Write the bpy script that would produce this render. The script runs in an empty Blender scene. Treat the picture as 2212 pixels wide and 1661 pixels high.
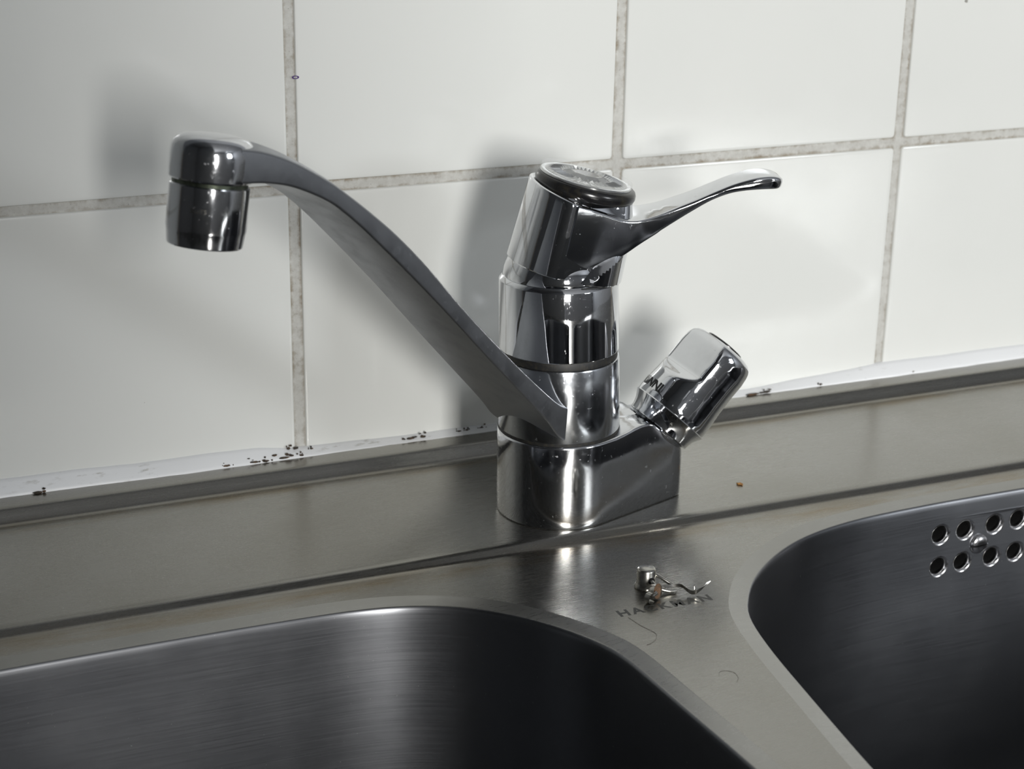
import bpy, bmesh, math, random
import numpy as np
from mathutils import Vector, Matrix
random.seed(4)
scene = bpy.context.scene
COL = scene.collection
MM = 0.001

# ------------------------------------------------------------------ camera
cd = bpy.data.cameras.new('camera'); cam = bpy.data.objects.new('camera', cd); COL.objects.link(cam)
cd.sensor_width = 36.0; cd.lens = 61.346; cd.clip_start = 0.01
def cam_rot(rx, rz, rr):
    return Matrix.Rotation(rz, 3, 'Z') @ Matrix.Rotation(rx, 3, 'X') @ Matrix.Rotation(rr, 3, 'Z')
CAM_P = Vector((-0.19420, -0.68999, 0.28898))
M = cam_rot(1.22693557, -0.40334056, 0.01644598).to_4x4(); M.translation = CAM_P
cam.matrix_world = M
cd.dof.use_dof = True; cd.dof.focus_distance = 0.66; cd.dof.aperture_fstop = 20.0
scene.camera = cam

# ------------------------------------------------------------------ world, windows' daylight, exposure
w = bpy.data.worlds.new('world'); scene.world = w; w.use_nodes = True
bg = w.node_tree.nodes['Background']; bg.inputs[0].default_value = (0.62, 0.70, 0.80, 1); bg.inputs[1].default_value = 0.25
def area(name, loc, target, sx, sy, power, col):
    l = bpy.data.lights.new(name, 'AREA'); l.shape = 'RECTANGLE'; l.size = sx; l.size_y = sy
    l.energy = power; l.color = col
    o = bpy.data.objects.new(name, l); COL.objects.link(o); o.location = loc
    d = Vector(target) - Vector(loc)
    o.rotation_euler = d.to_track_quat('-Z', 'Y').to_euler()
    return o
# daylight of the two windows the room has
area('window_daylight_one', (-0.29, -2.97, 0.60), (-0.29, 0.0, 0.60), 0.44, 0.80, 60.0, (1.0, 0.99, 0.965))
area('window_daylight_two', (1.90, -2.97, 0.76), (1.90, 0.0, 0.76), 0.74, 0.74, 28.0, (0.93, 0.965, 1.0))
vs = scene.view_settings
vs.view_transform = 'Standard'; vs.look = 'None'; vs.exposure = 0.09; vs.gamma = 1.0; vs.use_curve_mapping = False

# ------------------------------------------------------------------ materials
def mat(name):
    m = bpy.data.materials.new(name); m.use_nodes = True
    nt = m.node_tree; b = nt.nodes['Principled BSDF']
    return m, nt, b
def N(nt, t, **k):
    n = nt.nodes.new(t)
    for a, v in k.items(): setattr(n, a, v)
    return n
def L(nt, a, b): nt.links.new(a, b)
def coords(nt, scale=(1, 1, 1), kind='Object'):
    tc = N(nt, 'ShaderNodeTexCoord'); mp = N(nt, 'ShaderNodeMapping'); mp.inputs['Scale'].default_value = scale
    L(nt, tc.outputs[kind], mp.inputs['Vector']); return mp.outputs[0]
def noise(nt, vec, scale, detail=4, rough=0.55, dist=0.0):
    n = N(nt, 'ShaderNodeTexNoise'); n.inputs['Scale'].default_value = scale; n.inputs['Detail'].default_value = detail
    n.inputs['Roughness'].default_value = rough; n.inputs['Distortion'].default_value = dist
    L(nt, vec, n.inputs['Vector']); return n.outputs[0]
def ramp(nt, fac, stops):
    r = N(nt, 'ShaderNodeValToRGB'); e = r.color_ramp.elements
    e[0].position, e[0].color = stops[0][0], (*stops[0][1], 1); e[1].position, e[1].color = stops[-1][0], (*stops[-1][1], 1)
    for p, c in stops[1:-1]:
        x = e.new(p); x.color = (*c, 1)
    L(nt, fac, r.inputs[0]); return r.outputs[0]
def mix(nt, fac, a, b):
    m = N(nt, 'ShaderNodeMix', data_type='RGBA')
    if isinstance(fac, (int, float)): m.inputs[0].default_value = fac
    else: L(nt, fac, m.inputs[0])
    for v, i in ((a, 6), (b, 7)):
        if isinstance(v, tuple): m.inputs[i].default_value = (*v, 1)
        else: L(nt, v, m.inputs[i])
    return m.outputs[2]
def mrange(nt, v, a, b, c, d):
    m = N(nt, 'ShaderNodeMapRange'); L(nt, v, m.inputs[0])
    for i, x in enumerate((a, b, c, d)): m.inputs[i + 1].default_value = x
    return m.outputs[0]
def math_(nt, op, a, b=None):
    m = N(nt, 'ShaderNodeMath', operation=op)
    for i, v in enumerate((a, b)):
        if v is None: continue
        if isinstance(v, (int, float)): m.inputs[i].default_value = v
        else: L(nt, v, m.inputs[i])
    return m.outputs[0]
def bump(nt, b, h, strength, dist):
    n = N(nt, 'ShaderNodeBump'); n.inputs['Strength'].default_value = strength; n.inputs['Distance'].default_value = dist
    L(nt, h, n.inputs['Height']); L(nt, n.outputs[0], b.inputs['Normal'])

def steel(name, col, r0, r1, aniso=0.0, stretch=(18, 260, 260), stain=0.25, dist=0.00004):
    m, nt, b = mat(name); b.inputs['Metallic'].default_value = 1.0
    v = coords(nt); vs_ = coords(nt, stretch)
    fine = noise(nt, vs_, 6.0, 3); cloud = noise(nt, v, 16.0, 5, 0.6)
    c = mix(nt, mrange(nt, cloud, 0.42, 0.72, 0.0, stain), col, tuple(x * y for x, y in zip(col, (0.78, 0.74, 0.64))))
    spk = noise(nt, v, 900.0, 2)
    c = mix(nt, mrange(nt, spk, 0.74, 0.78, 0.0, 0.5), c, (0.75, 0.75, 0.73))
    L(nt, c, b.inputs['Base Color'])
    rr = math_(nt, 'ADD', mrange(nt, fine, 0.3, 0.7, r0, r1), mrange(nt, cloud, 0.4, 0.7, 0.0, 0.05))
    L(nt, rr, b.inputs['Roughness'])
    b.inputs['Anisotropic'].default_value = aniso
    bump(nt, b, fine, 0.25, dist)
    return m
STEEL = steel('brushed_steel', (0.325, 0.317, 0.294), 0.22, 0.29)
def water_stain(m):      # brownish water marks along the foot of the ledge and of the upstand
    nt = m.node_tree; b = nt.nodes['Principled BSDF']; old = b.inputs['Base Color'].links[0].from_socket
    tc = N(nt, 'ShaderNodeTexCoord'); sp = N(nt, 'ShaderNodeSeparateXYZ'); L(nt, tc.outputs['Object'], sp.inputs[0])
    n = noise(nt, coords(nt, (1, 4, 1)), 22.0, 5, 0.65)
    def band(c, w): return mrange(nt, math_(nt, 'ABSOLUTE', math_(nt, 'SUBTRACT', sp.outputs[1], c)), 0.0, w, 1.0, 0.0)
    f = math_(nt, 'MAXIMUM', band(0.1725, 0.009), band(0.265, 0.006))
    f = math_(nt, 'MULTIPLY', f, mrange(nt, n, 0.36, 0.66, 0.0, 0.85))
    L(nt, mix(nt, f, old, (0.24, 0.185, 0.11)), b.inputs['Base Color'])
water_stain(STEEL)
BOWL = steel('bowl_steel', (0.27, 0.275, 0.29), 0.29, 0.33, aniso=0.66, stretch=(5, 5, 420), stain=0.15, dist=0.00002)
def brushed_level(m):      # brushing runs level round the bowl: highlights stretch up and down
    nt = m.node_tree; b = nt.nodes['Principled BSDF']; b.inputs['Anisotropic Rotation'].default_value = 0.25
    g = N(nt, 'ShaderNodeNewGeometry'); c = N(nt, 'ShaderNodeVectorMath', operation='CROSS_PRODUCT'); c.inputs[1].default_value = (0, 0, 1)
    L(nt, g.outputs['Normal'], c.inputs[0]); L(nt, c.outputs[0], b.inputs['Tangent'])
brushed_level(BOWL)
RIM = steel('rim_steel', (0.38, 0.375, 0.36), 0.25, 0.32)

def chrome(name, col, r0, r1, grime=0.25, gscale=60.0, sp=1.0, bs=0.05):
    m, nt, b = mat(name); b.inputs['Metallic'].default_value = 1.0
    v = coords(nt)
    g = noise(nt, v, gscale, 6, 0.65); s = noise(nt, coords(nt, (40, 900, 120)), 5.0, 2)
    spots = noise(nt, v, 420.0, 3, 0.6)
    c = mix(nt, mrange(nt, g, 0.5, 0.75, 0.0, grime), col, tuple(0.55 * x for x in col))
    c = mix(nt, mrange(nt, spots, 0.68, 0.74, 0.0, 0.35 * sp), c, (0.72, 0.73, 0.74))
    L(nt, c, b.inputs['Base Color'])
    r = math_(nt, 'ADD', mrange(nt, g, 0.4, 0.75, r0, r1), mrange(nt, s, 0.6, 0.75, 0.0, 0.10))
    r = math_(nt, 'ADD', r, mrange(nt, spots, 0.66, 0.72, 0.0, 0.25 * sp))
    L(nt, r, b.inputs['Roughness'])
    if bs: bump(nt, b, g, bs, 0.0002)
    return m
CHROME = chrome('chrome', (0.74, 0.75, 0.77), 0.035, 0.09)
CHROME_DULL = chrome('worn_chrome', (0.62, 0.64, 0.67), 0.12, 0.24, 0.35)
CHROME_BASE = chrome('scuffed_chrome', (0.68, 0.69, 0.71), 0.08, 0.17, 0.3)
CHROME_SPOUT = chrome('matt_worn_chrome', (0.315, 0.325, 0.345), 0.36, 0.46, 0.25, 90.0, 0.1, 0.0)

def plain(name, col, rough=0.5, metal=0.0, **k):
    m, nt, b = mat(name)
    v = coords(nt); n = noise(nt, v, k.get('scale', 300.0), 4)
    c2 = k.get('col2', tuple(0.7 * x for x in col))
    L(nt, mix(nt, mrange(nt, n, 0.45, 0.7, 0, 1), col, c2), b.inputs['Base Color'])
    b.inputs['Roughness'].default_value = rough; b.inputs['Metallic'].default_value = metal
    return m
RUBBER = plain('black_rubber', (0.012, 0.012, 0.013), 0.22, col2=(0.03, 0.027, 0.02), scale=220)
GRIME = plain('grimy_gasket', (0.010, 0.010, 0.010), 0.5, col2=(0.03, 0.026, 0.018), scale=620)
BRASS = plain('tarnished_ring', (0.10, 0.115, 0.085), 0.35, 0.8, col2=(0.03, 0.035, 0.025))
PRINT = plain('etched_print', (0.055, 0.055, 0.05), 0.5, 0.0, col2=(0.075, 0.075, 0.065))
INK = plain('black_ink', (0.01, 0.01, 0.01), 0.5)
RUST = plain('rust', (0.15, 0.085, 0.045), 0.8, 0.2, col2=(0.05, 0.035, 0.025), scale=2600)
LUG = plain('worn_nickel', (0.50, 0.49, 0.455), 0.26, 1.0, col2=(0.34, 0.32, 0.28), scale=500)
DARK = plain('dark_hollow', (0.004, 0.004, 0.004), 0.9)
FACET = plain('facet_silver', (0.62, 0.63, 0.63), 0.14, 0.85, col2=(0.48, 0.49, 0.49))
GEM = plain('gem_grey', (0.27, 0.275, 0.275), 0.2, 0.3, col2=(0.22, 0.225, 0.225))
GEMTOP = plain('gem_top', (0.55, 0.55, 0.52), 0.10, 0.5, col2=(0.30, 0.30, 0.29), scale=420)
CRUMB = plain('crumb_brown', (0.42, 0.22, 0.07), 0.7, col2=(0.25, 0.12, 0.04))
HAIR = plain('hair_brown', (0.06, 0.045, 0.03), 0.5)
VIOLET = plain('violet_ink', (0.06, 0.015, 0.16), 0.4)
m, nt, b = mat('clear_acrylic'); b.inputs['Base Color'].default_value = (0.85, 0.86, 0.85, 1); b.inputs['Roughness'].default_value = 0.05
b.inputs['Alpha'].default_value = 0.10; ACRYL = m

# glazed tile: creamy white with a few tiny specks and scuffs
m, nt, b = mat('glazed_tile'); TILE = m
v = coords(nt, (1, 1, 1), 'Object')
oi = N(nt, 'ShaderNodeObjectInfo')
va = N(nt, 'ShaderNodeVectorMath', operation='ADD'); L(nt, v, va.inputs[0])
sc_ = N(nt, 'ShaderNodeVectorMath', operation='SCALE'); sc_.inputs['Scale'].default_value = 1.0; L(nt, oi.outputs['Location'], sc_.inputs[0]); L(nt, sc_.outputs[0], va.inputs[1])
wv = va.outputs[0]
cl = noise(nt, wv, 7.0, 3)
base = mix(nt, mrange(nt, cl, 0.35, 0.65, 0, 1), (0.80, 0.806, 0.775), (0.775, 0.785, 0.755))
vor = N(nt, 'ShaderNodeTexVoronoi'); vor.inputs['Scale'].default_value = 34.0; L(nt, wv, vor.inputs['Vector'])
sep = N(nt, 'ShaderNodeSeparateColor'); L(nt, vor.outputs['Color'], sep.inputs[0])
jit = noise(nt, wv, 600.0, 2)
rad = mrange(nt, sep.outputs[0], 0.62, 1.0, 0.0, 0.06)
dd = math_(nt, 'ADD', vor.outputs['Distance'], mrange(nt, jit, 0.3, 0.7, -0.02, 0.02))
spot = math_(nt, 'LESS_THAN', dd, rad)
spotc = mix(nt, sep.outputs[1], (0.30, 0.27, 0.22), (0.12, 0.11, 0.10))
base = mix(nt, math_(nt, 'MULTIPLY', spot, 0.75), base, spotc)
L(nt, base, b.inputs['Base Color'])
scuff = noise(nt, wv, 40.0, 5, 0.7)
L(nt, mrange(nt, scuff, 0.45, 0.75, 0.10, 0.22), b.inputs['Roughness'])
b.inputs['Specular IOR Level'].default_value = 0.4
bump(nt, b, noise(nt, wv, 14.0, 2), 0.12, 0.0006)

# grout: grey white with brown grime along the tile edges
m, nt, b = mat('grout'); GROUT = m
tc = N(nt, 'ShaderNodeTexCoord'); sx = N(nt, 'ShaderNodeSeparateXYZ'); L(nt, tc.outputs['Object'], sx.inputs[0])
P0 = 0.1476
def edge(sock, off):
    t = math_(nt, 'ADD', sock, P0 * 20.5 - off); t = math_(nt, 'MODULO', t, P0); t = math_(nt, 'SUBTRACT', t, P0 / 2)
    return math_(nt, 'ABSOLUTE', t)
ex, ez = edge(sx.outputs[0], -0.0031), edge(sx.outputs[2], 0.1217)
far = math_(nt, 'MINIMUM', ex, ez)     # distance from the nearest joint centre
n1 = noise(nt, tc.outputs['Object'], 45.0, 5, 0.65); n2 = noise(nt, tc.outputs['Object'], 260.0, 5, 0.7); n3 = noise(nt, tc.outputs['Object'], 800.0, 3)
near = mrange(nt, math_(nt, 'ADD', far, mrange(nt, n2, 0.3, 0.7, -0.0009, 0.0009)), 0.0012, 0.0028, 0.0, 1.0)
g = math_(nt, 'MULTIPLY', near, mrange(nt, n1, 0.34, 0.58, 0.25, 1.0))
g = math_(nt, 'MAXIMUM', g, mrange(nt, n2, 0.60, 0.72, 0.0, 0.5))
gc = mix(nt, mrange(nt, n2, 0.35, 0.65, 0, 1), (0.60, 0.595, 0.56), (0.50, 0.49, 0.455))
gc = mix(nt, g, gc, (0.27, 0.225, 0.165))
gc = mix(nt, mrange(nt, n3, 0.68, 0.73, 0.0, 0.7), gc, (0.10, 0.09, 0.08))
L(nt, gc, b.inputs['Base Color']); b.inputs['Roughness'].default_value = 0.85
bump(nt, b, n2, 0.5, 0.0005)

# silicone sealant
m, nt, b = mat('silicone'); SILICONE = m
v = coords(nt); n1 = noise(nt, coords(nt, (40, 160, 160)), 3.0, 5, 0.7); n2 = noise(nt, v, 30.0, 3)
d = math_(nt, 'MULTIPLY', mrange(nt, n1, 0.58, 0.68, 0, 1), mrange(nt, n2, 0.48, 0.60, 0, 0.6))
L(nt, mix(nt, d, (0.86, 0.87, 0.88), (0.33, 0.31, 0.26)), b.inputs['Base Color']); b.inputs['Roughness'].default_value = 0.28
MOULD = plain('black_mould', (0.035, 0.028, 0.02), 0.8, col2=(0.13, 0.075, 0.04), scale=600)
WALLP = plain('room_paint', (0.30, 0.31, 0.325), 0.8, col2=(0.28, 0.29, 0.305), scale=5)
FLOORM = plain('room_floor', (0.20, 0.17, 0.14), 0.5, col2=(0.17, 0.145, 0.12), scale=8)
FRAME = plain('window_paint', (0.7, 0.7, 0.68), 0.4, col2=(0.66, 0.66, 0.64))

# ------------------------------------------------------------------ helpers
def mk(name, verts, faces, material, parent=None, smooth=True, angle=35, loc=None, scale=MM):
    me = bpy.data.meshes.new(name)
    me.from_pydata([tuple(float(c) * scale for c in v) for v in verts], [], faces)
    bm = bmesh.new(); bm.from_mesh(me); bmesh.ops.recalc_face_normals(bm, faces=bm.faces); bm.to_mesh(me); bm.free()
    if smooth:
        me.polygons.foreach_set('use_smooth', [True] * len(me.polygons)); me.set_sharp_from_angle(angle=math.radians(angle))
    me.materials.append(material)
    o = bpy.data.objects.new(name, me); COL.objects.link(o)
    if parent: o.parent = parent
    if loc is not None: o.location = loc
    return o
def tag(o, label=None, cat=None, group=None, kind=None):
    if label: o['label'] = label
    if cat: o['category'] = cat
    if group: o['group'] = group
    if kind: o['kind'] = kind
    return o
def empty(name, loc):
    o = bpy.data.objects.new(name, None); COL.objects.link(o); o.location = loc; o.empty_display_size = 0.02; return o
def loft(loops, cap0=True, cap1=True, closed=True):
    n = len(loops[0]); V = [p for l in loops for p in l]; F = []
    for k in range(len(loops) - 1):
        for i in range(n if closed else n - 1):
            j = (i + 1) % n
            F.append((k * n + i, k * n + j, (k + 1) * n + j, (k + 1) * n + i))
    if cap0: F.append(tuple(range(n)))
    if cap1: F.append(tuple((len(loops) - 1) * n + i for i in range(n)))
    return V, F
def join(*parts):
    V, F = [], []
    for v, f in parts:
        o = len(V); V += list(v); F += [tuple(i + o for i in q) for q in f]
    return V, F
def frame(o, a, b_, c):
    o, a, b_, c = map(Vector, (o, a, b_, c))
    return lambda p: o + a * p[0] + b_ * p[1] + c * p[2]
def lathe(prof, n=72, tf=None, cap0=True, cap1=True):
    loops = [[(r * math.cos(2 * math.pi * i / n), r * math.sin(2 * math.pi * i / n), z) for i in range(n)] for r, z in prof]
    if tf: loops = [[tf(p) for p in l] for l in loops]
    return loft(loops, cap0, cap1)
def catmull(pts, m):
    P = np.array(pts, float); P = np.vstack([2 * P[0] - P[1], P, 2 * P[-1] - P[-2]]); out = []
    for i in range(1, len(P) - 2):
        for k in range(m):
            t = k / m
            out.append(0.5 * ((2 * P[i]) + (-P[i-1] + P[i+1]) * t + (2*P[i-1] - 5*P[i] + 4*P[i+1] - P[i+2]) * t*t + (-P[i-1] + 3*P[i] - 3*P[i+1] + P[i+2]) * t**3))
    out.append(P[-2]); return out
def rrect(hw, h0, h1, r, n=5, hw0=None):
    """rounded rectangle, points (x, y): x in +-hw, y in h0..h1; hw0 = half width at the bottom"""
    hw0 = hw if hw0 is None else hw0
    r = min(r, hw * 0.9, (h1 - h0) * 0.48); out = []
    for cx, cy, a0, ww in ((1, h1 - r, 0, hw), (-1, h1 - r, 90, hw), (-1, h0 + r, 180, hw0), (1, h0 + r, 270, hw0)):
        for k in range(n + 1):
            a = math.radians(a0 + 90 * k / n); out.append((cx * (ww - r) + r * math.cos(a), cy + r * math.sin(a)))
    return out
def rrect_crown(hw, th, r, crown, m=14):
    P = rrect(hw, -th, th, r, 4); out = P[:5]
    for k in range(1, m): t = k / m; out.append(((hw - r) * (1 - 2 * t), th))
    out += P[5:]
    return [(x, q + (crown * (1 - (x / hw) ** 2) if q > 0 else 0)) for x, q in out]
def tube(path, r, n=10, cap=True):
    P = [Vector(p) for p in path]; loops = []; up = Vector((0.13, 0.21, 0.97))
    for i, p in enumerate(P):
        t = (P[min(i + 1, len(P) - 1)] - P[max(i - 1, 0)]).normalized()
        a = t.cross(up).normalized(); b_ = a.cross(t)
        rr = r[i] if isinstance(r, (list, tuple)) else r
        loops.append([p + a * rr * math.cos(2 * math.pi * k / n) + b_ * rr * math.sin(2 * math.pi * k / n) for k in range(n)])
    return loft(loops, cap, cap)
def box(x0, x1, y0, y1, z0, z1):
    V = [(x, y, z) for x in (x0, x1) for y in (y0, y1) for z in (z0, z1)]
    return V, [(0, 1, 3, 2), (4, 6, 7, 5), (0, 4, 5, 1), (2, 3, 7, 6), (0, 2, 6, 4), (1, 5, 7, 3)]
def struct(name, vf, material, **k):
    o = mk(name, vf[0], vf[1], material, smooth=False, **k); o['kind'] = 'structure'; return o

# ------------------------------------------------------------------ room shell
WY, PITCH, TS, JX, JZ = -11.0, 147.6, 142.9, -3.1, 121.7      # tiled face, tile spacing and size, joint origin
XL, XR, YF = -1500, 2700, -3000
wall = struct('wall_back', box(XL, XR, WY + 1.1, 120, -900, JZ + 2 * PITCH), GROUT)
struct('wall_back_upper', box(XL, XR, WY + 1.1, 120, JZ + 2 * PITCH, 1600), WALLP)
struct('wall_left', box(XL - 120, XL, YF, 120, -900, 1600), WALLP)
struct('wall_right', box(XR, XR + 120, YF, 120, -900, 1600), WALLP)
struct('light_blocker', box(XL, -152, -1240, -1140, -900, 1600), WALLP)  # added unseen slab: blocks window light so the tiled wall darkens towards the left
def holed(x0, x1, z0, z1, holes, d0, d1):
    parts, x = [], x0
    for hx0, hx1, hz0, hz1 in holes:
        parts += [(x, hx0, z0, z1), (hx0, hx1, z0, hz0), (hx0, hx1, hz1, z1)]; x = hx1
    parts.append((x, x1, z0, z1))
    return join(*[box(a, b_, d0, d1, c, e) for a, b_, c, e in parts])
WIN = [(-515, -65, 195, 1005), (1525, 2275, 385, 1135)]
struct('wall_front', holed(XL, XR, -900, 1600, WIN, YF - 120, YF), WALLP)
struct('floor', box(XL - 120, XR + 120, YF - 120, 120, -960, -900), FLOORM)
struct('ceiling', box(XL - 120, XR + 120, YF - 120, 120, 1600, 1660), WALLP)
for k, (x0, x1, z0, z1) in enumerate(WIN):
    t = 28; fr = [(x0, x0 + t, z0, z1), (x1 - t, x1, z0, z1), (x0, x1, z0, z0 + t), (x0, x1, z1 - t, z1)]
    struct('window_%d' % (k + 1), join(*[box(a, b_, YF - 60, YF - 10, c, e) for a, b_, c, e in fr]), FRAME)

# tiles, each one a part of the wall
def tile_mesh():
    h = TS / 2; loops = []
    for ins, y in ((0, 7), (0, 0.95), (0.12, 0.5), (0.4, 0.16), (0.9, 0.02), (1.6, 0.0)):
        loops.append([(x, y, z) for x, z in rrect(h - ins, -(h - ins), h - ins, max(1.6 - ins * 0.5, 0.5), 3)])
    return loft(loops, True, True)
tv, tf_ = tile_mesh(); first = None
for r in range(-1, 2):
    for c in range(-6, 7):
        if first is None:
            first = mk('tile', tv, tf_, TILE, wall, angle=30); o = first
        else:
            o = first.copy(); COL.objects.link(o); o.parent = wall
        o.location = ((JX + (c + 0.5) * PITCH) * MM + random.uniform(-.0003, .0003), WY * MM + random.uniform(-.0001, .0002), (JZ + (r + 0.5) * PITCH) * MM + random.uniform(-.0003, .0003))
        o.rotation_euler = (random.uniform(-.003, .003), random.uniform(-.0025, .0025), random.uniform(-.003, .003))
# little violet pen mark on the joint
ink = [(-1.1 + 1.5 * math.cos(a) * k, WY - 0.15, 167.6 + 0.7 * math.sin(a) * k) for k in (1, 0.55) for a in [i * math.pi / 8 for i in range(16)]]
mk('pen_mark', ink, [(i, (i + 1) % 16, 16 + (i + 1) % 16, 16 + i) for i in range(16)], VIOLET, wall, smooth=False)

# ------------------------------------------------------------------ silicone joint between wall and sink
def ctop(x):
    return float(np.interp(x, [-620, -130, -73, -22, -4, 41, 85, 224, 292, 350, 900], [12.6, 12.1, 11.1, 10.7, 8.2, 7.4, 6.9, 7.5, 11.6, 11.3, 11.5]))
loops = []
for i in range(241):
    x = -640 + 1560 * i / 240; zt = ctop(x) + 0.2 * math.sin(x * 0.11) + random.uniform(-.1, .1)
    yb = -16.2 + 0.5 * math.sin(x * 0.037) + random.uniform(-.25, .25)
    dz = zt - 5.6; dy = WY - yb
    loops.append([(x, WY + 1.0, zt), (x, WY - 0.25, zt), (x, WY - 0.30 * dy, 5.6 + dz * 0.80), (x, WY - 0.62 * dy, 5.6 + dz * 0.48), (x, WY - 0.86 * dy, 5.6 + dz * 0.22), (x, yb, 5.65), (x, yb, 5.2), (x, WY + 1.0, 5.2)])
V, F = loft(loops)
sil = mk('trim_1', V, F, SILICONE, angle=60); sil['kind'] = 'structure'
def blob(pos, sx, sy, sz, seed, n=10):
    rnd = random.Random(seed); loops = []
    for k in range(1, 6):
        t = math.pi * k / 6
        loops.append([(pos[0] + sx * math.sin(t) * math.cos(a) * rnd.uniform(.7, 1.25), pos[1] + sy * math.sin(t) * math.sin(a) * rnd.uniform(.7, 1.2), pos[2] + sz * math.cos(t) * rnd.uniform(.75, 1.15)) for a in [2 * math.pi * i / n for i in range(n)]])
    return loft(loops)
mould = []
for k, (x, y, z, s) in enumerate([(-37, -15.9, 6.2, 2.2), (-25, -15.9, 6.2, 3.2), (-20, -16.1, 6.0, 2.2), (-12, -15.7, 6.2, 3.6), (-4, -15.4, 6.2, 1.4), (-9, -12.6, 9.0, 1.1), (-6, -12.4, 8.6, 1.3), (1, -12.8, 7.6, .9), (-115, -16.2, 6.0, 2.6),
        (46, -14.0, 6.5, 2.6), (52, -14, 6.5, 1.8), (69, -13.6, 6.5, 1.0), (73, -13.4, 6.5, 1.4), (80, -13, 6.4, 2.0), (218, -15.9, 6.0, 5.0), (226, -15.6, 6.2, 3.0), (256, -15.6, 6.2, .9), (310, -15.6, 6.2, 2.4)]):
    mould.append(blob((x, y, z), s * 0.7, 0.5, 0.6, k))
    for q in range(5):
        dx, up = random.uniform(-1.3, 1.3) * s, random.uniform(-0.1, 1.0) ** 2 * 1.6
        mould.append(blob((x + dx, y + up * 0.75, z + up), s * random.uniform(.12, .38), 0.35, random.uniform(.2, .6), k * 9 + q, 7))
V, F = join(*mould); mo = mk('mould_spots', V, F, MOULD, sil); mo['kind'] = 'stuff'

# ------------------------------------------------------------------ sink: steel deck with two bowls
sink = empty('kitchen_sink', (0.08, -0.30, -0.003))
tag(sink, 'brushed stainless steel kitchen sink with two deep bowls below the tiled wall', 'sink')
SL = Vector(sink.location) / MM
def sk(name, V, F, material, parent=sink, **k):
    off = SL if parent is sink else Vector((0, 0, 0))
    if parent is not sink: off = SL
    return mk(name, [Vector(p) - off for p in V], F, material, parent, **k)
def closed_resample(P, n):
    P = np.array(P); Q = np.vstack([P, P[:1]]); d = np.r_[0, np.cumsum(np.hypot(*np.diff(Q, axis=0).T))]
    t = np.linspace(0, d[-1], n, endpoint=False)
    return np.c_[np.interp(t, d, Q[:, 0]), np.interp(t, d, Q[:, 1])]
def sym_outline(half, cx, n=260, ym=-330):
    """half: points from the middle of one side to the middle of the back edge; mirrored left-right and front-back"""
    A = [tuple(p) for p in catmull(half, 12)]
    B = [(2 * cx - x, y) for x, y in A[::-1]]
    T = A + B[1:]
    U = [(x, 2 * ym - y) for x, y in T[::-1]]
    return closed_resample(T + U[1:-1], n)
left_half = [(62.5, -330), (61, -291), (57.5, -243), (55.0, -212), (50.8, -197.5), (41.7, -181), (29.8, -166.3), (15.5, -155), (-2.7, -147), (-23, -143.2), (-50, -142.0), (-75, -141.6), (-100, -141.5)]
right_half = [(93, -330), (95.5, -300), (101, -256), (105.5, -224), (110.6, -201), (117.5, -187), (130, -171), (148.8, -156), (170, -145.6), (197, -139.5), (232, -137.2), (261.5, -136.8)]
def offset(P, d):
    P = np.array(P); T = np.roll(P, -1, 0) - np.roll(P, 1, 0); T /= np.hypot(*T.T)[:, None]
    Nn = np.c_[T[:, 1], -T[:, 0]]
    c = P.mean(0)
    if ((P - c) * Nn).sum() < 0: Nn = -Nn
    return P + Nn * d
ZD = -3.0
bowl_prof = [(7.2, ZD), (6.6, ZD - 0.15), (0.7, ZD - 0.85), (0.2, ZD - 1.02), (-0.15, ZD - 1.35), (-0.42, ZD - 2.1), (-0.6, ZD - 3.6), (-0.75, -12), (-1.5, -42), (-3.2, -100), (-4.2, -130), (-7, -145), (-13, -156), (-22, -163), (-34, -166), (-60, -167.5), (-95, -169)]
BO = {}
def bowl(name, half, cx, label, holes=None):
    P = sym_outline(half, cx); n = len(P); BO[name] = offset(P, 7.2)
    loops = [[(x, y, z) for x, y in offset(P, d)] for d, z in bowl_prof]
    V, F = loft(loops, False, False)
    last = (len(loops) - 1) * n
    drain = [(cx + 45 * math.cos(a), -330 + 45 * math.sin(a), -170.5) for a in [0]]
    # flat bottom up to the drain ring
    c0 = len(V); ang = [math.atan2(V[last + i][1] + 330, V[last + i][0] - cx) for i in range(n)]
    V += [(cx + 44 * math.cos(a), -330 + 44 * math.sin(a), -171.5) for a in ang]
    F += [(last + i, last + (i + 1) % n, c0 + (i + 1) % n, c0 + i) for i in range(n)]
    rimk = 3 * n
    if holes:
        r0, r1 = 7, 8     # rows of the profile between which the overflow holes are cut
        cols = [i for i in range(n) if holes[0] < V[i][0] < holes[1] and V[i][1] > -200]
        cols.sort(key=lambda i: V[i][0]); ce = set(cols[:-1]) | set()
        step = 1 if (cols[1] - cols[0]) % n == 1 else -1
        kill = set()
        for a, b_ in zip(cols[:-1], cols[1:]):
            i = a if step == 1 else b_
            kill.add(r0 * n + i)
        F = [f for f in F if not (f[0] in kill and len(f) == 4 and f[0] // n == r0 and f[1] // n == r0)]
    o_root = sk(name, V, F, BOWL, angle=50)
    o_root.data.materials.append(RIM)
    for p in o_root.data.polygons:
        if min(p.vertices) < 3 * n and max(p.vertices) < 4 * n: p.material_index = 1
    return o_root, V, n, (cols if holes else None)
lb, lV, ln, _ = bowl('bowl', left_half, -100, '')
rb, rV, rn, cols = bowl('bowl', right_half, 261.5, '', holes=(226, 297))
BO_R = offset(sym_outline(right_half, 261.5), 7.2); BO_L = offset(sym_outline(left_half, -100), 7.2)
tag(lb, 'left bowl'); tag(rb, 'right bowl with round overflow holes')
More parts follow.
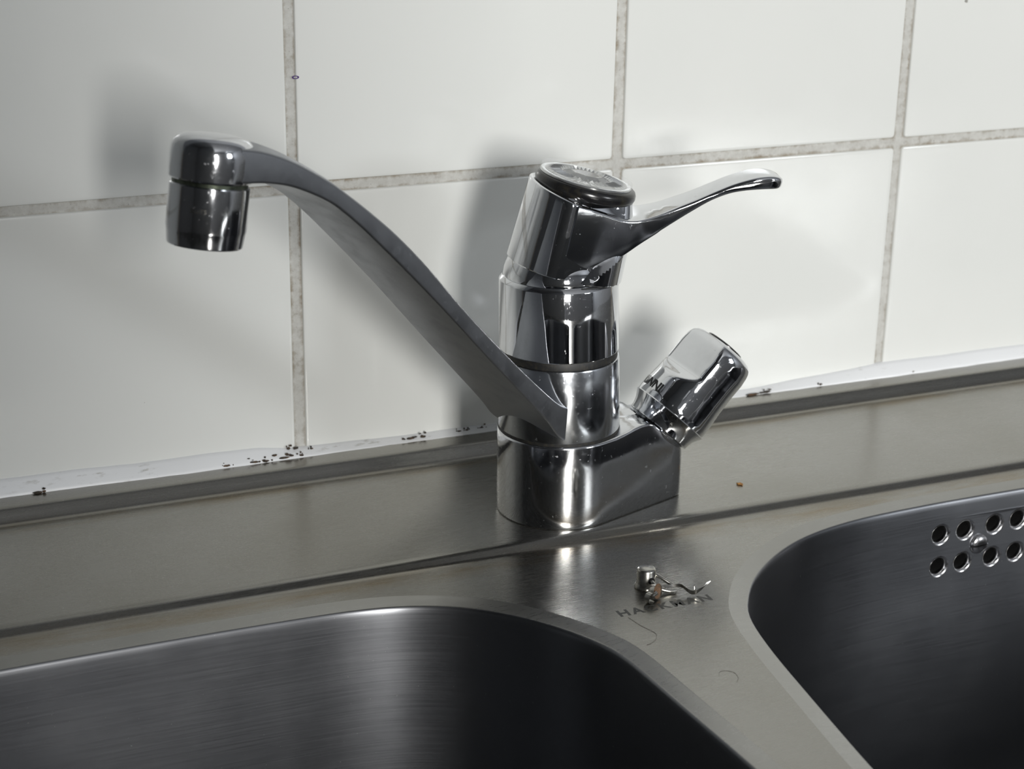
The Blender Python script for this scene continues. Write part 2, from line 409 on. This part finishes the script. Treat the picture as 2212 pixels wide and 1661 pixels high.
# patch of the right bowl's back wall that carries the overflow holes
def wall_y(x, z):
    top = np.interp(x, [rV[7 * rn + i][0] for i in cols], [rV[7 * rn + i][1] for i in cols])
    bot = np.interp(x, [rV[8 * rn + i][0] for i in cols], [rV[8 * rn + i][1] for i in cols])
    t = (-12 - z) / 30.0
    return float(top * (1 - t) + bot * t)
HOLES = [(240.9, -18.8), (253.6, -18.6), (268.9, -18.3), (281.4, -17.9), (241.3, -33.7), (253.6, -33.5), (269.0, -33.5), (281.4, -33.2)]
bm = bmesh.new(); E = []
border = [rV[7 * rn + i] for i in cols] + [rV[8 * rn + i] for i in cols[::-1]]
def addloop(pts):
    vs_ = [bm.verts.new((Vector(p) - SL) * MM) for p in pts]
    for i in range(len(vs_)): E.append(bm.edges.new((vs_[i], vs_[(i + 1) % len(vs_)])))
addloop(border)
HR = 5.0
for hx, hz in HOLES:
    addloop([(hx + HR * math.cos(a), wall_y(hx + HR * math.cos(a), hz + HR * math.sin(a)), hz + HR * math.sin(a)) for a in [2 * math.pi * k / 28 for k in range(28)]])
bmesh.ops.triangle_fill(bm, use_beauty=True, use_dissolve=False, edges=E, normal=(0, -1, 0))
for f in bm.faces: f.smooth = True
me = bpy.data.meshes.new('overflow_plate'); bm.to_mesh(me); bm.free(); me.materials.append(BOWL)
op = bpy.data.objects.new('overflow_plate', me); COL.objects.link(op); op.parent = sink
HRIM = steel('hole_rim_steel', (0.62, 0.62, 0.63), 0.16, 0.24, stain=0.1)
for hx, hz in HOLES:
    tf2 = frame((hx, wall_y(hx, hz), hz), (1, 0, 0), (0, -0.025, 1), (0, 1, 0))
    V, F = lathe([(5.0, 0), (4.6, 0.12), (4.2, 0.4), (3.85, 0.85), (3.6, 1.5), (3.5, 2.6)], 28, tf2, False, False)
    o = sk('overflow_rim', V, F, HRIM, op, angle=60)
    V, F = lathe([(3.5, 2.6), (3.5, 14.0)], 24, tf2, False, True)
    sk('overflow_pipe', V, F, DARK, op)
# slotted screw
tf2 = frame((261.4, wall_y(261.4, -26.3) - 0.02, -26.3), (1, 0, 0), (0, -0.025, 1), (0, -1, 0))
def half_head(sgn):
    loops = []
    for r, z in ((4.5, 0), (4.5, 0.5), (4.1, 1.1), (3.2, 1.6), (1.8, 1.95), (0.7, 2.0)):
        pts = []
        for k in range(17):
            a = math.pi * k / 16
            x, y = r * math.cos(a), max(r * math.sin(a), 0.42)
            if y <= 0.42: x = math.copysign(math.sqrt(max(r * r - 0.42 ** 2, 0)), math.cos(a)) if r > 0.42 else 0
            ca, sa = math.cos(math.radians(4)), math.sin(math.radians(4))
            X, Y = x, sgn * y
            pts.append(tf2((X * ca - Y * sa, X * sa + Y * ca, z)))
        loops.append(pts)
    return loft(loops)
scr = sk('overflow_screw', *join(half_head(1), half_head(-1)), HRIM, op, angle=40)
V, F = lathe([(4.3, -0.3), (4.3, 0.35)], 24, tf2); sk('screw_slot', V, F, DARK, op)
# deck sheet
X0, X1 = -620.0, 900.0
prof = [(-1, 5.5), (-14, 5.5), (-24.6, 5.5), (-25.6, 5.38), (-26.4, 5.0), (-27.0, 4.45), (-28.4, 2.75), (-29.8, 1.15), (-30.5, 0.5), (-31.4, 0.12), (-32.8, 0.0), (-60, 0), (-90, 0), (-115.8, 0), (-117.4, -0.1), (-118.6, -0.45), (-119.5, -1.0), (-120.9, -2.15), (-121.8, -2.65), (-123.0, -2.93), (-124.6, -3.0)]
xs = [X0 + (X1 - X0) * i / 60 for i in range(61)]
loops = [[(x, y, z) for y, z in prof] for x in xs]
bm = bmesh.new()
grid = [[bm.verts.new((Vector(p) - SL) * MM) for p in l] for l in loops]
for a, b_ in zip(grid[:-1], grid[1:]):
    for i in range(len(prof) - 1): bm.faces.new((a[i], a[i + 1], b_[i + 1], b_[i]))
E = []
front = [g[-1] for g in grid]
fl = [bm.verts.new((Vector((x, -590, ZD)) - SL) * MM) for x in xs]
E += [bm.edges.get((front[i], front[i + 1])) for i in range(60)]
E += [bm.edges.new((fl[i], fl[i + 1])) for i in range(60)] + [bm.edges.new((front[0], fl[0])), bm.edges.new((front[-1], fl[-1]))]
addl = [BO_L, BO_R]
for P in addl:
    vs_ = [bm.verts.new((Vector((x, y, ZD)) - SL) * MM) for x, y in P]
    for i in range(len(vs_)): E.append(bm.edges.new((vs_[i], vs_[(i + 1) % len(vs_)])))
bmesh.ops.triangle_fill(bm, use_beauty=True, use_dissolve=False, edges=E, normal=(0, 0, 1))
lip = [fl]
for y, z in ((-594, -3.8), (-597, -6), (-598, -10), (-598, -38)):
    lip.append([bm.verts.new((Vector((x, y, z)) - SL) * MM) for x in xs])
for a, b_ in zip(lip[:-1], lip[1:]):
    for i in range(60): bm.faces.new((a[i], b_[i], b_[i + 1], a[i + 1]))
bmesh.ops.recalc_face_normals(bm, faces=bm.faces)
for f in bm.faces: f.smooth = True
me = bpy.data.meshes.new('deck'); bm.to_mesh(me); bm.free(); me.materials.append(STEEL); me.set_sharp_from_angle(angle=math.radians(40))
deck = bpy.data.objects.new('deck', me); COL.objects.link(deck); deck.parent = sink
for nm, cx, par in (('drain', -100, lb), ('drain', 261.5, rb)):
    tfd = frame((cx, -330, -171.5), (1, 0, 0), (0, 1, 0), (0, 0, 1))
    V, F = lathe([(44, 0), (42, .8), (34, -1), (31, -6), (30, -12), (0.5, -12)], 48, tfd, False, True)
    sk(nm, V, F, HRIM, par)

# etched brand name on the deck
def text_mesh(body, size, extr=0.0, bold=0.0, space=1.0):
    cu = bpy.data.curves.new('txt', 'FONT'); cu.body = body; cu.size = size; cu.extrude = extr; cu.offset = bold; cu.space_character = space
    cu.align_x = 'LEFT'; cu.resolution_u = 3
    o = bpy.data.objects.new('txt', cu); COL.objects.link(o)
    dg = bpy.context.evaluated_depsgraph_get(); me = bpy.data.meshes.new_from_object(o.evaluated_get(dg))
    V = [v.co.copy() for v in me.vertices]; F = [tuple(p.vertices) for p in me.polygons]
    bpy.data.objects.remove(o); bpy.data.curves.remove(cu); bpy.data.meshes.remove(me)
    return V, F
V, F = text_mesh('HACKMAN', 7.0, bold=0.24, space=1.3)
x0, x1 = min(p.x for p in V), max(p.x for p in V); y0, y1 = min(p.y for p in V), max(p.y for p in V)
V = [(66.2 + (p.x - x0) / (x1 - x0) * 38.0, -184.2 + (p.y - y0) / (y1 - y0) * 4.9, ZD + 0.02) for p in V]
lt = sk('lettering', V, F, PRINT, deck, smooth=False); lt['label'] = 'dark etched capital lettering'

# ------------------------------------------------------------------ mixer tap
AX = Vector((83.07, -90.3, 0.0))
tap = empty('mixer_tap', AX * MM)
tag(tap, 'chrome single lever kitchen mixer tap with long swivel spout standing on sink', 'tap')
RIGHT = Vector((0.9219, -0.3874, 0))
def part(name, vf, material, parent=tap, angle=35, smooth=True, label=None):
    o = mk(name, vf[0], vf[1], material, parent, smooth, angle)
    if label: o['label'] = label
    return o
def ring(r, z, sh, n=96):
    c = RIGHT * sh
    return [(c.x + r * math.cos(2 * math.pi * i / n), c.y + r * math.sin(2 * math.pi * i / n), z) for i in range(n)]
def shz(z): return 0.27 - 0.0234 * z
def stack(prof, n=96, c0=True, c1=True): return loft([ring(r, z, shz(z), n) for r, z in prof], c0, c1)
# base body: round column drawn out to a narrow end, sloping up to the valve
R0 = 25.4
end = (53.0, 6.4, 2.6)          # x of the end, half width, corner radius
tx, ty = 49.5, 9.6
# tangent from (tx,-ty) to the circle
dd_ = math.hypot(tx, ty); aa = math.acos(R0 / dd_); a_t = math.atan2(-ty, tx) - aa
outl = []
a0 = a_t; nA = 64
for k in range(nA + 1):       # circle from the front tangent point clockwise round the back to the rear one
    a = a0 - (2 * math.pi - 2 * abs(a_t)) * k / nA
    outl.append((R0 * math.cos(a), R0 * math.sin(a)))
P1 = (R0 * math.cos(-a_t), R0 * math.sin(-a_t))
for k in range(1, 13): t = k / 12; outl.append((P1[0] * (1 - t) + tx * t, P1[1] * (1 - t) + ty * t))
cor = catmull([(tx, ty), (52.2, 7.9), (53.1, 5.6), (53.3, 0), (53.1, -5.6), (52.2, -7.9), (tx, -ty)], 6)
outl += [tuple(p) for p in cor[1:]]
P2 = outl[0]
for k in range(1, 12): t = k / 12; outl.append((tx * (1 - t) + P2[0] * t, -ty * (1 - t) + P2[1] * t))
def htop(x, y):
    s = min(max((x - 14) / 16, 0), 1); s = s * s * (3 - 2 * s)
    h = 35.5 + 2.0 * s
    pl = 28.2 - (x - 44.2) * 0.905
    k = 1.2
    return -math.log(math.exp(-h / k) + math.exp(-pl / k)) * k
oc = np.array([p for p in outl])
def inset(d):
    return offset(oc, -d)
loops = []
for ins, z in ((0.8, 0.0), (0.15, 0.5), (0, 1.2)): loops.append([(x, y, z) for x, y in inset(ins)])
for t in (0.25, 0.5, 0.75): loops.append([(x, y, 1.2 + (htop(x, y) - 2.2) * t) for x, y in oc])
for ins, dz in ((0, -1.0), (0.1, -0.55), (0.35, -0.2), (0.8, -0.03), (1.4, 0.0)): loops.append([(x, y, htop(x, y) + dz) for x, y in inset(ins)])
for sc in (0.75, 0.5, 0.25, 0.05):
    I = inset(1.4); cpt = np.array([14.0, 0]); loops.append([(x, y, htop(x, y)) for x, y in cpt + (I - cpt) * sc])
part('base', loft(loops), CHROME_BASE)
part('base_gasket', stack([(24.0, 35.2), (24.75, 35.5), (24.75, 36.6), (24.0, 36.9)]), GRIME)
# swivel spout: collar and arm
collar = stack([(23.6, 36.4), (24.6, 36.6), (24.74, 37.0), (24.5, 52), (24.32, 65.6), (24.1, 66.2), (23.2, 66.5)])
A = math.radians(-155.0); DIR = Vector((math.cos(A), math.sin(A), 0)); LAT = Vector((-DIR.y, DIR.x, 0))
sp = [  # s, z top, z bottom, half width
    (8, 48, 32, 17.0), (18, 53.5, 38.8, 17.8), (25, 57.6, 46, 18.0), (36, 67.3, 57.3, 17.7), (47, 77.5, 68.4, 17.3), (62, 92.3, 83.6, 16.7), (77.6, 108.3, 99.8, 16.1), (92, 124, 114.4, 15.5),
    (105, 136.8, 127.3, 15.0), (116, 146.2, 137.9, 14.6), (125.5, 153.6, 146.4, 14.2), (135, 160.3, 153.4, 13.9), (148.6, 168.2, 160.0, 13.5), (160, 173.0, 163.2, 13.2), (170, 175.6, 164.6, 13.0)]
SP = catmull(sp, 5); loops = []
for i, (s, zt, zb, hw) in enumerate(SP):
    a, b_ = SP[max(i - 1, 0)], SP[min(i + 1, len(SP) - 1)]
    t = math.atan2((b_[1] + b_[2] - a[1] - a[2]) / 2, b_[0] - a[0])
    th = (zt - zb) * math.cos(t) / 2; zc = (zt + zb) / 2
    nrm = (-math.sin(t), math.cos(t))
    loops.append([DIR * (s + nrm[0] * q) + LAT * x + Vector((0, 0, zc + nrm[1] * q)) for x, q in rrect_crown(hw, th, 0.9, float(np.interp(s, [20, 90, 140, 158, 170], [0.3, 1.2, 2.5, 2.5, 1.6])))])
arm = loft(loops)
ta = math.radians(9.5); AXD = DIR * math.sin(ta) + Vector((0, 0, -math.cos(ta)))     # outlet axis, pointing down
HU = -AXD; HE = (DIR * math.cos(ta) + Vector((0, 0, math.sin(ta))))
hc = DIR * 171.7 + Vector((0, 0, 164.4))
hf = frame(hc, HE, LAT, HU)
head = lathe([(11.5, 0), (12.7, 0.1), (13.1, 0.6), (13.25, 3), (13.25, 8.2), (13.0, 10.2), (12.3, 11.8), (10.9, 13.1), (8.5, 14.0), (4.5, 14.5), (0.4, 14.6)], 64, hf)
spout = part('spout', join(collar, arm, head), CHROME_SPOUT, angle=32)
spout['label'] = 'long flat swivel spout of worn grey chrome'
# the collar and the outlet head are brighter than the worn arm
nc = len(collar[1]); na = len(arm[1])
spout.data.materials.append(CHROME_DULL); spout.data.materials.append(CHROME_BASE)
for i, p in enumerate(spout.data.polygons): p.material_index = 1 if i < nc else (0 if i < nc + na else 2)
part('outlet_ring', lathe([(11.2, 0.2), (11.9, -0.2), (11.9, -1.3), (11.2, -1.7)], 48, hf), BRASS, spout)
aer = part('aerator', lathe([(10.5, -1.2), (12.2, -1.3), (12.6, -1.6), (12.65, -2.2), (12.65, -15.0), (12.4, -16.0), (11.9, -20.2), (11.6, -20.6), (10.9, -20.6), (10.7, -18.5), (0.4, -18.4)], 72, hf), CHROME_BASE, spout, angle=25)
V, F = text_mesh('SS6ITS', 1.9, bold=0.02)
w_ = max(p.x for p in V)
def onaer(p):
    th = math.radians(38) + (p.x - w_ / 2) / 12.7
    return hf((12.68 * math.cos(th), 12.68 * math.sin(th), -9.3 + p.y))
part('aerator_marking', ([onaer(p) for p in V], F), LUG, aer, smooth=False)
# sleeve
part('sleeve_gasket', stack([(23.2, 66.2), (23.6, 66.6), (23.55, 69.2), (23.2, 69.9)]), GRIME)
part('sleeve', stack([(23.4, 69.5), (24.0, 69.6), (24.16, 69.9), (23.9, 84), (23.63, 97.4), (23.5, 97.75), (22.2, 99.2), (21.9, 99.3), (20, 99.3)]), CHROME, angle=25)
part('ball_dome', stack([(21.8, 98.6)] + [(22.6 * math.cos(a), 95.5 + 22.6 * math.sin(a)) for a in [math.radians(q) for q in range(12, 88, 6)]]), CHROME)
# lever head
U = math.radians(-18.0); UD = Vector((math.cos(U), math.sin(U), 0)); VD = Vector((-UD.y, UD.x, 0))
tl = math.radians(13.0); UE = UD * math.cos(tl) - Vector((0, 0, 1)) * math.sin(tl); HE2 = UD * math.sin(tl) + Vector((0, 0, 1)) * math.cos(tl)
lf = frame(UD * 0.0 + Vector((0, 0, 102.0)), UE, VD, HE2)
def hdtop(u): return 29.0 - 0.16 * u
n = 96; loops = []
hprof = [(22.0, 0, -0.2), (23.0, 0, -0.05), (23.25, 0, 0.35)] + [(23.25 - 1.2 * k / 24, k / 24 * 0.999, 0.35 * (1 - k / 24) - 1.0 * k / 24) for k in range(1, 25)] + [(21.9, 1, -0.5), (21.5, 1, -0.15), (21.0, 1, 0), (20.4, 1.5, 0), (19.5, 2, 31.4), (17.5, 2, 31.4)]
for r, t, dz in hprof:
    lp = []
    for i in range(n):
        a = 2 * math.pi * i / n; q = r; h_ = hdtop(r * math.cos(a)) * min(t, 1)
        w0 = min(max((h_ - (0.95 * r * math.cos(a) - 5.8) - 0.6) / 1.6, 0), 1)
        for sg in (-1, 1):      # the two flats that run out into the lever, above its lower edge
            c = math.cos(a - sg * math.radians(69.7))
            if c > 0.1: q = min(q, (19.0 - (23.25 - r)) / c * w0 + r * (1 - w0))
        x, y = q * math.cos(a), q * math.sin(a)
        lp.append(lf((x, y, hdtop(x) * t + dz if t <= 1 else (dz if t == 2 else 0.6 * hdtop(x) + 0.4 * 31.4))))
    loops.append(lp)
hd = loft(loops)
lv = [  # u, top, bottom, half width
    (-4, 29.2, 0.3, 21.8), (2, 28.6, 0.4, 19.7), (7, 27.8, 1.4, 17.9), (12, 26.9, 5.4, 16.1), (17, 26.4, 10.3, 14.3), (21, 26.9, 14.1, 12.9), (25, 28.4, 18.0, 11.5), (30, 31.0, 22.6, 10.1), (36, 34.9, 28.4, 9.0),
    (42, 38.9, 34.2, 8.4), (48, 43.3, 39.6, 8.0), (54, 47.6, 43.7, 8.0), (59, 50.6, 46.0, 8.3), (63, 52.6, 47.4, 8.5), (67, 53.9, 48.5, 8.3), (70, 54.3, 49.1, 7.6), (72.4, 54.1, 49.5, 6.2), (73.9, 53.4, 49.9, 4.2), (74.5, 52.6, 50.4, 2.2)]
loops = []
for u, ht, hb, hw in catmull(lv, 4):
    rr = 1.5 if u > 30 else 0.9
    pts = []
    for x, q in rrect(hw, hb, ht, rr, 5, hw * 0.97):
        # slightly hollow top, deeper near the root
        pts.append(lf((u, x, q)))
    loops.append(pts)
lever = part('lever_handle', join(hd, loft(loops)), CHROME, angle=32)
part('lever_gasket', lathe([(17.0, 30.6), (18.8, 30.8), (19.6, 31.6), (20.0, 32.8), (19.9, 34.2), (19.4, 35.2), (18.5, 35.8), (16, 35.9)], 96, lf), RUBBER, lever)
def cf(p): return lf((p[0] - 0.6, p[1], p[2] + 1.5))
cap = part('index_cap', lathe([(17.7, 34.1), (18.1, 34.4), (18.1, 35.0), (17.7, 35.3), (0.5, 35.3)], 96, cf), FACET, lever, label='clear faceted index cap in a black ring')
V, F = [], []; nf = 40
for i in range(nf):
    a0, a1, am = 2 * math.pi * i / nf, 2 * math.pi * (i + 1) / nf, 2 * math.pi * (i + 0.5) / nf
    o = len(V)
    for r, z, a in ((9.4, 35.35, a0), (16.4, 35.35, a0), (15.0, 35.7, am), (16.4, 35.35, a1), (9.4, 35.35, a1), (11.0, 36.5, am)): V.append(cf((r * math.cos(a), r * math.sin(a), z)))
    F += [(o, o + 1, o + 2), (o, o + 2, o + 5), (o + 2, o + 3, o + 4), (o + 2, o + 4, o + 5), (o, o + 5, o + 4), (o + 1, o + 3, o + 2)]
part('facet_ring', (V, F), FACET, cap, smooth=False)
def octa(rx, ry, z, rot): return [cf((rx * math.cos(2 * math.pi * (i + .5) / 8 + rot), ry * math.sin(2 * math.pi * (i + .5) / 8 + rot), z)) for i in range(8)]
part('gem_well', lathe([(9.5, 35.3), (9.3, 35.42), (0.4, 35.42)], 48, cf), GEM, cap)
part('gem', loft([octa(8.6, 7.6, 35.4, .2), octa(6.4, 5.4, 36.5, .2)]), GEM, cap, smooth=False)
part('gem_face', loft([octa(6.3, 5.3, 36.45, .2), octa(6.0, 5.0, 36.6, .2), octa(3.4, 2.9, 36.3, .2)]), GEMTOP, cap, smooth=False)
part('acrylic_disc', lathe([(17.9, 35.2), (18.3, 35.5), (18.3, 36.5), (17.9, 36.9), (14, 37.0), (0.5, 37.05)], 96, cf), ACRYL, cap)

# appliance valve with its knob
ke = math.radians(47.5); KA = Vector((math.cos(ke), 0, math.sin(ke)))
K2 = Vector((-0.3695, -0.8659, 0.3371)); K2 = (K2 - KA * K2.dot(KA)).normalized(); K1 = K2.cross(KA).normalized()
if K1.x < 0: K1 = -K1
kf = frame(Vector((44.6, 0, 27.9)), K1, K2, KA)
part('valve_neck', lathe([(9.5, -6), (11.0, -1.0), (12.6, 0.0), (13.4, 0.35)], 64, kf), CHROME_BASE)
knob = empty('valve_knob', (0, 0, 0)); knob.parent = tap
part('knob_skirt', lathe([(12.5, 0.45), (14.1, 0.5), (14.4, 0.9), (14.6, 2.6), (15.1, 4.6), (16.2, 6.6), (17.2, 8.1), (16.9, 8.5), (14, 8.6)], 84, kf), CHROME, knob, angle=30)
def krad(th, t):
    base = float(np.interp(t, [0, 2, 6, 12, 20, 27, 31.5, 33.5, 34.8, 35.4], [16.7, 16.9, 16.7, 16.2, 15.9, 16.0, 15.5, 14.7, 13.2, 11.5]))
    s = min(max((t - 9.5) / 9.0, 0), 1); s = s * s * (3 - 2 * s)
    r = base
    for k in (0, 1):
        c = math.cos(th - math.radians(137 + 180 * k))
        if c > 0.05:
            d = 17.5 * (1 - s) + 10.9 * s
            d -= max(t - 31.5, 0) ** 1.6 * 0.12
            lim = d / c
            kk = 0.35
            r = -math.log(math.exp(-r / kk) + math.exp(-lim / kk)) * kk if abs(r - lim) < 8 else min(r, lim)
    return r
loops = []; nk = 144
ts = [0, 0.3, 1.2] + [2 + 0.75 * i for i in range(39)] + [32, 32.8, 33.5, 34.2, 34.8, 35.2, 35.4]
ts = sorted(set(t for t in ts if t <= 35.4))
for t in ts:
    loops.append([kf((krad(2 * math.pi * i / nk, t) * math.cos(2 * math.pi * i / nk), krad(2 * math.pi * i / nk, t) * math.sin(2 * math.pi * i / nk), t + 8.5)) for i in range(nk)])
for sc in (0.75, 0.4, 0.05):
    loops.append([kf((sc * krad(2 * math.pi * i / nk, 35.4) * math.cos(2 * math.pi * i / nk), sc * krad(2 * math.pi * i / nk, 35.4) * math.sin(2 * math.pi * i / nk), 44.1)) for i in range(nk)])
grip = part('knob_grip', loft(loops), CHROME, knob, angle=40)
part('knob_end_cap', lathe([(8.6, 43.6), (8.6, 44.5), (8.2, 44.9), (5, 45.3), (0.4, 45.5)], 48, kf), RUBBER, knob)
V, F = text_mesh('KIINNI', 5.4, bold=0.08, space=0.98)
w_ = max(p.x for p in V)
def onknob(p):
    # text runs round the knob from its hidden left side towards the viewer; K2 faces the viewer, K1 points right
    th = math.radians(90 + 37) - (p.x - w_) / 16.9
    t = 11.4 + p.y
    r = 16.93
    return kf((r * math.cos(th), r * math.sin(th), t))
part('knob_lettering', ([onknob(p) for p in V], F), INK, knob, smooth=False)

# ------------------------------------------------------------------ broken plug chain holder on the deck
lug = empty('chain_holder', (0.0856, -0.1655, -0.003))
tag(lug, 'small nickel chain stud with torn wire loop and rusty clip near etched lettering', 'chain stud')
LO = Vector((85.6, -165.5, -3.0))
def lp_(name, vf, material, parent=lug, angle=40, smooth=True):
    return mk(name, [Vector(p) - LO for p in vf[0]], vf[1], material, parent, smooth, angle)
tfl = frame(LO, (1, 0, 0), (0, 1, 0), (0, 0, 1))
stud = lp_('stud', lathe([(4.0, 0), (4.3, 0.3), (4.25, 1.0), (3.8, 1.9), (3.62, 2.4), (3.6, 7.2), (3.3, 7.8), (2.6, 8.15), (0.3, 8.3)], 40, tfl), LUG)
hd_ = Vector((-0.30, -0.95, 0)); hx_ = Vector((0.95, -0.30, 0))
hdir = Vector((0.10, -0.995, 0)); hxx = Vector((0.995, 0.10, 0))
tfh = frame(LO + hdir * 3.42 + Vector((0, 0, 4.0)), hxx, (0, 0, 1), hdir)
lp_('stud_hole', lathe([(1.25, 0.0), (1.3, 0.22), (1.1, 0.3)], 20, tfh), DARK, stud)
wa = catmull([(85.8, -166.4, 1.2), (86.0, -169.6, 0.9), (86.6, -171.6, 0.0), (88.6, -172.8, -1.2), (91.4, -173.8, -1.9), (94.0, -174.1, -2.1)], 6)
wb = catmull([(87.4, -164.6, 2.6), (89.2, -166.0, 1.8), (91.6, -168.4, 0.4), (94.8, -170.9, -1.8)], 6)
lp_('wire_loop', join(tube(wa, 0.72, 12), tube(wb, 0.72, 12)), LUG)
rib = catmull([(89.6, -172.9, -0.2), (93.1, -173.4, -0.2), (95.5, -175.1, 0.1), (96.5, -177.1, -0.6), (97.8, -178.3, -1.4), (99.3, -179.4, -1.2), (101.0, -179.7, -0.3), (102.6, -180.0, 0.8), (104.3, -179.8, 2.4)], 5)
loops = []
for i, p in enumerate(rib):
    t = i / (len(rib) - 1); tw = 0.5 + 2.0 * t; hw = 0.62 + 0.35 * t
    p = Vector(p); nx = Vector((-0.45, 0.75, 0.0)).normalized(); a = nx * math.cos(tw) + Vector((0, 0, 1)) * math.sin(tw); c = Vector((0.7, 0.2, 0.3)).cross(a).normalized()
    loops.append([p + a * hw + c * .1, p - a * hw + c * .1, p - a * hw - c * .1, p + a * hw - c * .1])
lp_('torn_strip', loft(loops), LUG)
lp_('spike', tube([(99.6, -177.9, -1.6), (99.7, -177.4, 0.0), (99.9, -177.3, 1.0)], [0.32, 0.25, 0.08], 8), LUG)
cax = Vector((0.86, 0.36, 0.36)).normalized(); cb_ = cax.cross(Vector((0, 0, 1))).normalized(); cc_ = cb_.cross(cax)
cx_ = Vector((0.52, -0.83, 0.18)).normalized(); cy_ = cx_.cross(Vector((0, 0, 1))).normalized(); cz_ = cy_.cross(cx_)
tfc = frame((84.4, -175.4, 0.1), cy_, cz_, cx_)
clip = lp_('clip_cup', lathe([(1.6, -2.0), (2.3, -1.4), (2.75, -0.2), (3.05, 1.1), (2.9, 1.14), (2.6, 0.0), (2.1, -0.9), (0.2, -1.2)], 32, tfc, True, False), LUG)
lp_('rust_fill', lathe([(2.82, 0.75), (2.1, 0.35), (1.1, 0.1), (0.15, 0.05)], 32, tfc, False, True), RUST, clip)
def band(c, r, hw, a0, a1, n=20):
    loops = []
    for i in range(n + 1):
        a = math.radians(a0 + (a1 - a0) * i / n)
        d = cax * math.cos(a) + cc_ * math.sin(a)
        loops.append([Vector(c) + d * (r + e) + cb_ * f for e, f in ((.13, hw), (.13, -hw), (-.13, -hw), (-.13, hw))])
    return loft(loops)
lp_('clip_band', band((80.9, -178.2, -0.75), 2.0, 1.1, 20, 290), LUG)
lp_('clip_tongue', tube([(82.0, -177.6, -0.6), (83.0, -177.0, -0.4), (84.0, -176.3, -0.3)], [0.8, 0.9, 1.1], 10), LUG, clip)

# ------------------------------------------------------------------ crumb and hairs
cr = [blob((0, 0, 0.5), 1.0, 0.5, 0.6, 1, 8), blob((0.5, -0.7, 0.4), 0.8, 0.5, 0.45, 2, 8), blob((-0.6, 0.6, 0.4), 0.45, 0.8, 0.4, 3, 8), blob((0.3, -1.4, 0.25), 0.3, 0.6, 0.25, 5, 8)]
V, F = join(*cr); c_ = mk('crumb', V, F, CRUMB, loc=(0.1645, -0.098, 0.0))
tag(c_, 'tiny orange brown crumb lying on the steel deck right of the tap', 'crumb')
h1 = catmull([(68.3, -185.6, -2.94), (68.8, -188.1, -2.94), (69.8, -193.1, -2.94), (71.3, -197.4, -2.9), (71.9, -200.7, -2.94), (69.8, -204.3, -2.94), (67.0, -206.2, -2.94), (65.2, -206.6, -2.94)], 6)
h = mk('hair', *tube(h1, 0.055, 6), HAIR); tag(h, 'thin curved hair on the steel below the H of the lettering', 'hair')
h2 = catmull([(78.1, -235.1, -2.94), (79.9, -232.8, -2.94), (82.2, -233.0, -2.94), (84.0, -235.1, -2.94), (83.6, -238.6, -2.94), (81.5, -241.3, -2.94)], 6)
h = mk('hair', *tube(h2, 0.045, 6), HAIR); tag(h, 'faint looped hair on the steel divider between the two bowls', 'hair')
